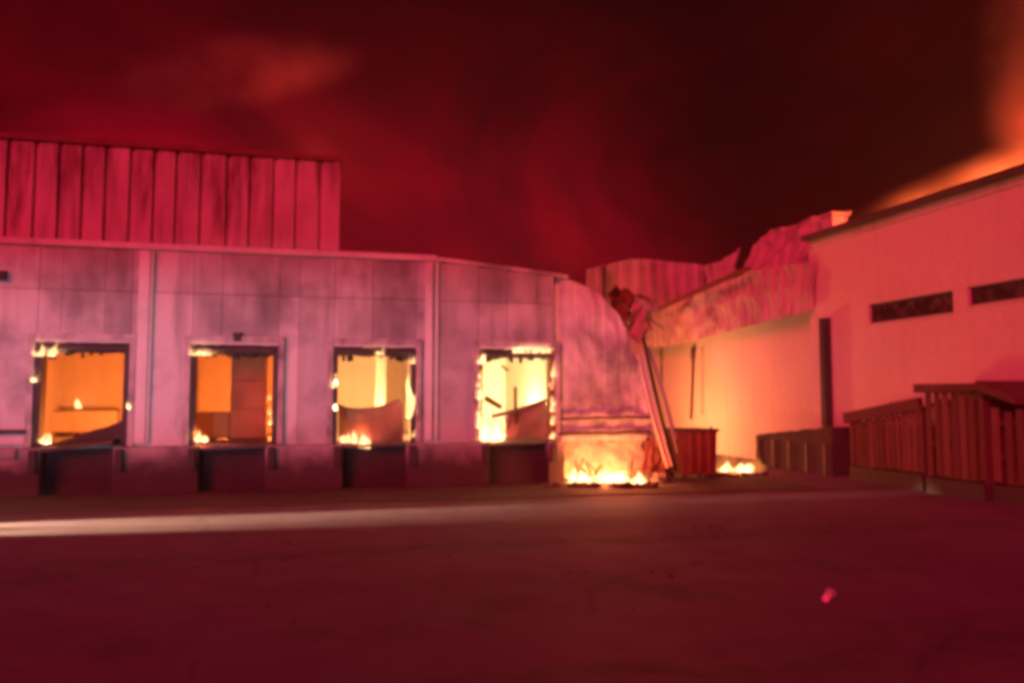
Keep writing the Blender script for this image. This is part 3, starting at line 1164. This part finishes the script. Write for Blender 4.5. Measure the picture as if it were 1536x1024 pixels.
# interior fires (flame mesh with a lamp at its heart)
def blaze(name, label, a, b, n, w_, h_, depth, seed, mat='flame', lean=(.12, 0), group=None, outer=None):
    c = (Vector(a) + Vector(b)) / 2
    root = thing(name, label, 'fire', c, group)
    mb = MB()
    fire(mb, a, b, n, w_, h_, depth, seed, lean)
    mb.build('flame', M[mat], root, smooth=True)
    if outer:
        mb = MB()
        fire(mb, a, b, max(3, n // 2), w_ * 2.4, h_ * outer, depth * .6, seed + 3, lean)
        mb.build('flame_envelope', M['flame_outer'], root, smooth=True)
    return root


zt = onY(100, 614, WY + 6.5).z
blaze('small_fire', 'small pale flame in the middle of the first orange door', onY(114, 612, WY + 6.5), onY(121, 612, WY + 6.5), 3, .14, .36, .1, 61, group='fires in the dock doors')
blaze('small_fire', 'tiny pale flame left of the middle flame in the first door', onY(76, 606, WY + 6.5), onY(79, 606, WY + 6.5), 2, .09, .2, .1, 62, group='fires in the dock doors')

# ground fires
a, b = onZ(846, 722), onZ(955, 724)
blaze('ground_fire', 'wide bright fire on the ground below the sagging warehouse end', a, b, 70, .34, .34, 1.1, 71, mat='flame_big', outer=1.7)
a, b = onZ(1082, 707), onZ(1128, 707)
blaze('ground_fire', 'small round fire on the ground between the bin and ramp', a, b, 16, .3, .34, .5, 77, mat='flame_big', outer=2.0)


def rubble(name, label, a, b, n, s, seed, spread=.5):
    rnd = random.Random(seed)
    mb = MB()
    a, b = Vector(a), Vector(b)
    for i in range(n):
        p = a.lerp(b, rnd.random()) + Vector((0, (rnd.random() - .5) * spread, 0))
        sz = s * (.4 + rnd.random())
        m = Matrix.Translation(p + Vector((0, 0, sz * .25))) @ Matrix.Rotation(rnd.random() * 3, 4, 'Z') @ Matrix.Rotation((rnd.random() - .5) * .9, 4, 'X') @ Matrix.Diagonal((sz * (.6 + rnd.random()), sz * (.5 + rnd.random() * .6), sz * (.3 + .5 * rnd.random()), 1))
        bm = bmesh.new()
        bmesh.ops.create_icosphere(bm, subdivisions=1, radius=.5)
        for v in bm.verts:
            v.co *= 1 + .4 * n3(v.co.x * 3 + i, v.co.y * 3, v.co.z * 3)
        mb.add([m @ v.co for v in bm.verts], [[v.index for v in f.verts] for f in bm.faces])
        bm.free()
    return tag(mb.build(name, M['rubble']), label, 'rubble', None, 'stuff')


rubble('rubble', 'dark rubble strewn in front of the wide ground fire', onZ(820, 731), onZ(985, 731), 60, .22, 5, .5)
rubble('rubble', 'dark rubble in front of the small ground fire', onZ(1060, 715), onZ(1150, 712), 34, .18, 6, .5)

rubble('rubble', 'scattered small debris along the foot of the dock wall', onZ(-40, 748), onZ(820, 736), 60, .10, 9, 1.2)
rubble('rubble', 'few loose stones lying about the open yard', onZ(200, 860), onZ(1480, 840), 26, .06, 10, 7)
rubble('rubble', 'charred heap at the left end of the wide ground fire', onZ(812, 722), onZ(848, 722), 26, .34, 12, .7)
rubble('rubble', 'charred heap at the right end of the wide ground fire', onZ(948, 722), onZ(1000, 724), 40, .36, 13, .8)
mb = MB()
rr = random.Random(91)
for k in range(11):
    q = onZ(850 + rr.random() * 120, 724) + Vector((0, (rr.random() - .5) * .5, .05))
    e_ = q + Vector(((rr.random() - .5) * 1.2, (rr.random() - .3) * .5, .15 + .55 * rr.random() ** 2))
    mb.bar(q, e_, .03 + .04 * rr.random(), .04)
tag(mb.build('burnt_laths', M['char']), 'burnt laths sticking up out of the wide ground fire', 'burnt laths', None, 'stuff')
# litter on the yard
p = onZ(1241, 903)
lt = thing('paper_cup', 'small crumpled white paper cup lying alone on the dark yard', 'cup', (p.x, p.y, 0))
mb = MB()
ax = Vector((.8, .5, .25)).normalized()
c = Vector((p.x, p.y, .06))
mb.tube([c - ax * .075, c - ax * .02, c + ax * .03, c + ax * .09], [.036, .046, .044, .06], 14)
M['paper'] = weathered('white_paper', (.84, .84, .84), soot=(.4, .38, .36), amount=.3, streak=.1, rough=.8, sc=8)
mb.build('cup_body', M['paper'], lt, smooth=True)
mb = MB()
mb.tube([c + ax * .089, c + ax * .099], [.064, .064], 14)
mb.build('rim', M['paper'], lt, smooth=True)

# ------------------------------------------------------------------ roof fire on the right building
a = Vector((RX + 2.6, 15.6, rz + .1))
b = Vector((RX + 2.6, 8.0, rz + .1))
blaze('roof_fire', 'tall orange fire burning on the roof of the right building', a, b, 26, 3.0, 2.6, 1.6, 81, mat='flame_soft', lean=(-.25, .1))

# ------------------------------------------------------------------ lamps: the fires' light
LZ = FLOOR + .22
lamp('fire_light_bay_one', (doors[0][1] - .6, WY + 3.4, LZ), (1, .21, .034), 720, .06)
lamp('fire_light_bay_two', (onY(374, 600, WY + 3.4).x, WY + 3.4, LZ), (1, .21, .035), 700, .06)
lamp('fire_light_bay_three', (onY(555, 600, WY + 3.0).x, WY + 3.0, LZ), (1, .42, .14), 1000, .06)
lamp('fire_light_bay_four', (onY(795, 600, WY + 3.0).x, WY + 3.0, LZ), (1, .74, .32), 2100, .06)
for px, pw in ((300, 22), (540, 12), (738, 14)):          # at the burning sills
    q = onY(px, 655, WY + .35)
    lamp('sill_fire_light', (q.x, WY + .35, FLOOR + .28), (1, .20, .04), pw, .06)
for px, pw in ((868, 170), (905, 240), (942, 200)):
    p = onZ(px, 722)
    lamp('ground_fire_light', (p.x, WY - 1.0, .25), (1, .21, .06), pw * .9, .35)
for px, pw in ((866, 17), (902, 28), (936, 22)):
    p = onZ(px, 722)
    lamp('ground_fire_light', (p.x, WY + .22, .22), (1, .34, .09), pw, .08)
p = onZ(1104, 707)
lamp('small_fire_light', (p.x, p.y, .25), (1, .22, .05), 60, .12)
lamp('gap_fire_light', (13.4, 32.5, 1.2), (1, .29, .085), 1900, .4)
lamp('roof_fire_light', (RX + 2.4, 15.0, rz + 1.8), (1, .13, .028), 1900, .6)
lamp('roof_fire_light', (RX + 2.2, 18.5, rz + .7), (1, .15, .035), 800, .4)
lamp('roof_fire_light', (RX + 2.2, 21.5, rz + .6), (1, .15, .035), 600, .3)
lamp('roof_fire_light', (RX + 4.0, 18.6, rz + 2.6), (1, .05, .02), 170, .4)

# ------------------------------------------------------------------ world, sun (red glow behind the camera), headlights
world = bpy.data.worlds.new("World")
scene.world = world
world.use_nodes = True
nt = world.node_tree
bg = nt.nodes['Background']
tc = node(nt, 'ShaderNodeTexCoord')
mp = node(nt, 'ShaderNodeMapping')
mp.inputs['Scale'].default_value = (1.0, 1.0, 1.7)
nt.links.new(tc.outputs['Generated'], mp.inputs['Vector'])
nz = node(nt, 'ShaderNodeTexNoise', Scale=2.1, Detail=7, Roughness=.58, Distortion=1.1)
nt.links.new(mp.outputs[0], nz.inputs['Vector'])
rp_ = node(nt, 'ShaderNodeValToRGB')
cr = rp_.color_ramp
cr.elements[0].position, cr.elements[0].color = .36, (.008, .0002, .0012, 1)
cr.elements[1].position, cr.elements[1].color = .68, (.105, .0006, .0035, 1)
e = cr.elements.new(.5)
e.color = (.048, .0003, .002, 1)
nt.links.new(nz.outputs[0], rp_.inputs[0])
sx = node(nt, 'ShaderNodeSeparateXYZ')
nt.links.new(tc.outputs['Generated'], sx.inputs[0])
el = node(nt, 'ShaderNodeMapRange')
el.inputs['From Min'].default_value = .13
el.inputs['From Max'].default_value = .46
el.inputs['To Min'].default_value = 2.1
el.inputs['To Max'].default_value = .22
nt.links.new(sx.outputs['Z'], el.inputs['Value'])
dt = node(nt, 'ShaderNodeVectorMath', operation='DOT_PRODUCT')
nt.links.new(tc.outputs['Generated'], dt.inputs[0])
dt.inputs[1].default_value = ray(470, 400).normalized()
lob = node(nt, 'ShaderNodeMapRange', interpolation_type='SMOOTHSTEP')
lob.inputs['From Min'].default_value = .86
lob.inputs['From Max'].default_value = 1.0
lob.inputs['To Min'].default_value = .36
lob.inputs['To Max'].default_value = 2.0
nt.links.new(dt.outputs['Value'], lob.inputs['Value'])
elv = mul(nt, el.outputs[0], lob.outputs[0])
vm = node(nt, 'ShaderNodeVectorMath', operation='SCALE')
nt.links.new(rp_.outputs[0], vm.inputs[0])
nt.links.new(elv, vm.inputs['Scale'])
nt.links.new(vm.outputs[0], bg.inputs['Color'])
bg.inputs['Strength'].default_value = 1.0

sd = bpy.data.lights.new('red_glow_sun', 'SUN')
sd.energy = 3.7
sd.angle = rad(22)
sd.color = (1, .026, .085)
so = bpy.data.objects.new('red_glow_sun', sd)
col.objects.link(so)
d = Vector((.66, .76, -.34)).normalized()      # direction the light travels
so.rotation_euler = d.to_track_quat('-Z', 'Y').to_euler()


def spot(name, loc, target, color, power, size, blend, soft=.08):
    ld = bpy.data.lights.new(name, 'SPOT')
    ld.color, ld.energy, ld.spot_size, ld.spot_blend, ld.shadow_soft_size = color, power, rad(size), blend, soft
    o = bpy.data.objects.new(name, ld)
    col.objects.link(o)
    o.location = loc
    o.rotation_euler = (Vector(target) - Vector(loc)).to_track_quat('-Z', 'Y').to_euler()
    return o


for k, (yy, pw) in enumerate(((17.2, 82000), (16.3, 62000))):
    o = spot('headlight_beam', (-12.5, yy, 1.0), (-12.5 + 9.0, yy - .2, 0), (1, .68, .32), pw, 8.6, 1.0)
spot('headlight_beam', (-12.5, 16.9, .95), (4.5, 17.3, 0), (1, .68, .36), 60000, 4.2, 1.0)
o = spot('engine_headlight', (-9, -4, 1.2), (-3, 22, 3.2), (.88, .80, 1), 9200, 75, 1.0)
o.scale = (1, .17, 1)


# ------------------------------------------------------------------ smoke and hazy air
def smoke_mat(name, color, dens, sc, glow=None):
    m = bpy.data.materials.new(name)
    m.use_nodes = True
    nt = m.node_tree
    nt.nodes.clear()
    out = node(nt, 'ShaderNodeOutputMaterial')
    pv = node(nt, 'ShaderNodeVolumePrincipled')
    pv.inputs['Color'].default_value = (*color, 1)
    pv.inputs['Anisotropy'].default_value = .2
    tcn = node(nt, 'ShaderNodeTexCoord')
    ln = node(nt, 'ShaderNodeVectorMath', operation='LENGTH')
    nt.links.new(tcn.outputs['Object'], ln.inputs[0])
    fo = node(nt, 'ShaderNodeMapRange', interpolation_type='SMOOTHSTEP')
    fo.inputs['From Min'].default_value = .25
    fo.inputs['From Max'].default_value = 1.0
    fo.inputs['To Min'].default_value = 1
    fo.inputs['To Max'].default_value = 0
    nt.links.new(ln.outputs['Value'], fo.inputs['Value'])
    f = mul(nt, mul(nt, noise_fac(nt, sc, .38, .68, 4, off=4), fo.outputs[0]), dens)
    nt.links.new(f, pv.inputs['Density'])
    nt.links.new(pv.outputs[0], out.inputs['Volume'])
    return m


def smoke(name, label, loc, scl, mat, rot=(0, 0, 0)):
    me = bpy.data.meshes.new(name)
    bm = bmesh.new()
    bmesh.ops.create_icosphere(bm, subdivisions=3, radius=1)
    bm.to_mesh(me)
    bm.free()
    me.materials.append(mat)
    o = bpy.data.objects.new(name, me)
    col.objects.link(o)
    o.location, o.scale, o.rotation_euler = loc, scl, rot
    return tag(o, label, 'smoke', None, 'stuff')


sm = smoke_mat('fire_smoke', (.62, .52, .50), .8, .3)
sm3 = smoke_mat('gap_smoke', (.62, .55, .52), .22, .5)
smoke('smoke', 'hazy smoke hanging in the gap behind the torn warehouse end', (13.0, 33, 4.8), (3.0, 7, 3.6), sm3, (0, 0, 0))
sm2 = smoke_mat('thin_smoke', (.62, .52, .50), .5, .16)
smoke('smoke', 'glowing orange smoke rolling off the roof fire on the right building', (RX + 2.9, 16.6, rz + .3), (3.0, 11.5, 1.5), sm, (0, 0, 0))
smoke('smoke', 'tall reddish smoke column rising at the far right over the roof fire', (RX + 4.2, 18.6, rz + 4.6), (1.9, 2.2, 5.6), sm, (0, 0, 0))
w_ = onY(352, 112, 46)
smoke('smoke', 'dull orange wisp of smoke drifting above the upper cladding', (w_.x, 46, w_.z), (8.2, 4, 2.1), sm2, (0, rad(-14), 0))
lamp('wisp_fire_light', (w_.x + 4.5, 47, w_.z - 4.2), (1, .06, .03), 3000, .8)

hz = MB()
hz.box(-60, 60, -20, 75, -1.4, 40)
hm = bpy.data.materials.new('thin_smoke_haze')
hm.use_nodes = True
nt = hm.node_tree
nt.nodes.clear()
out = node(nt, 'ShaderNodeOutputMaterial')
pv = node(nt, 'ShaderNodeVolumePrincipled')
pv.inputs['Color'].default_value = (.85, .82, .80, 1)
pv.inputs['Density'].default_value = .0014
pv.inputs['Anisotropy'].default_value = .35
nt.links.new(pv.outputs[0], out.inputs['Volume'])
tag(hz.build('haze', hm), kind='stuff')

# ------------------------------------------------------------------ render settings
vs_ = scene.view_settings
vs_.view_transform = 'Standard'
vs_.look = 'None'
vs_.exposure = 0
vs_.gamma = 1
c = scene.cycles
c.use_denoising = True
c.max_bounces = 8
c.transparent_max_bounces = 24
c.filter_width = 4.2
c.sample_clamp_indirect = 6
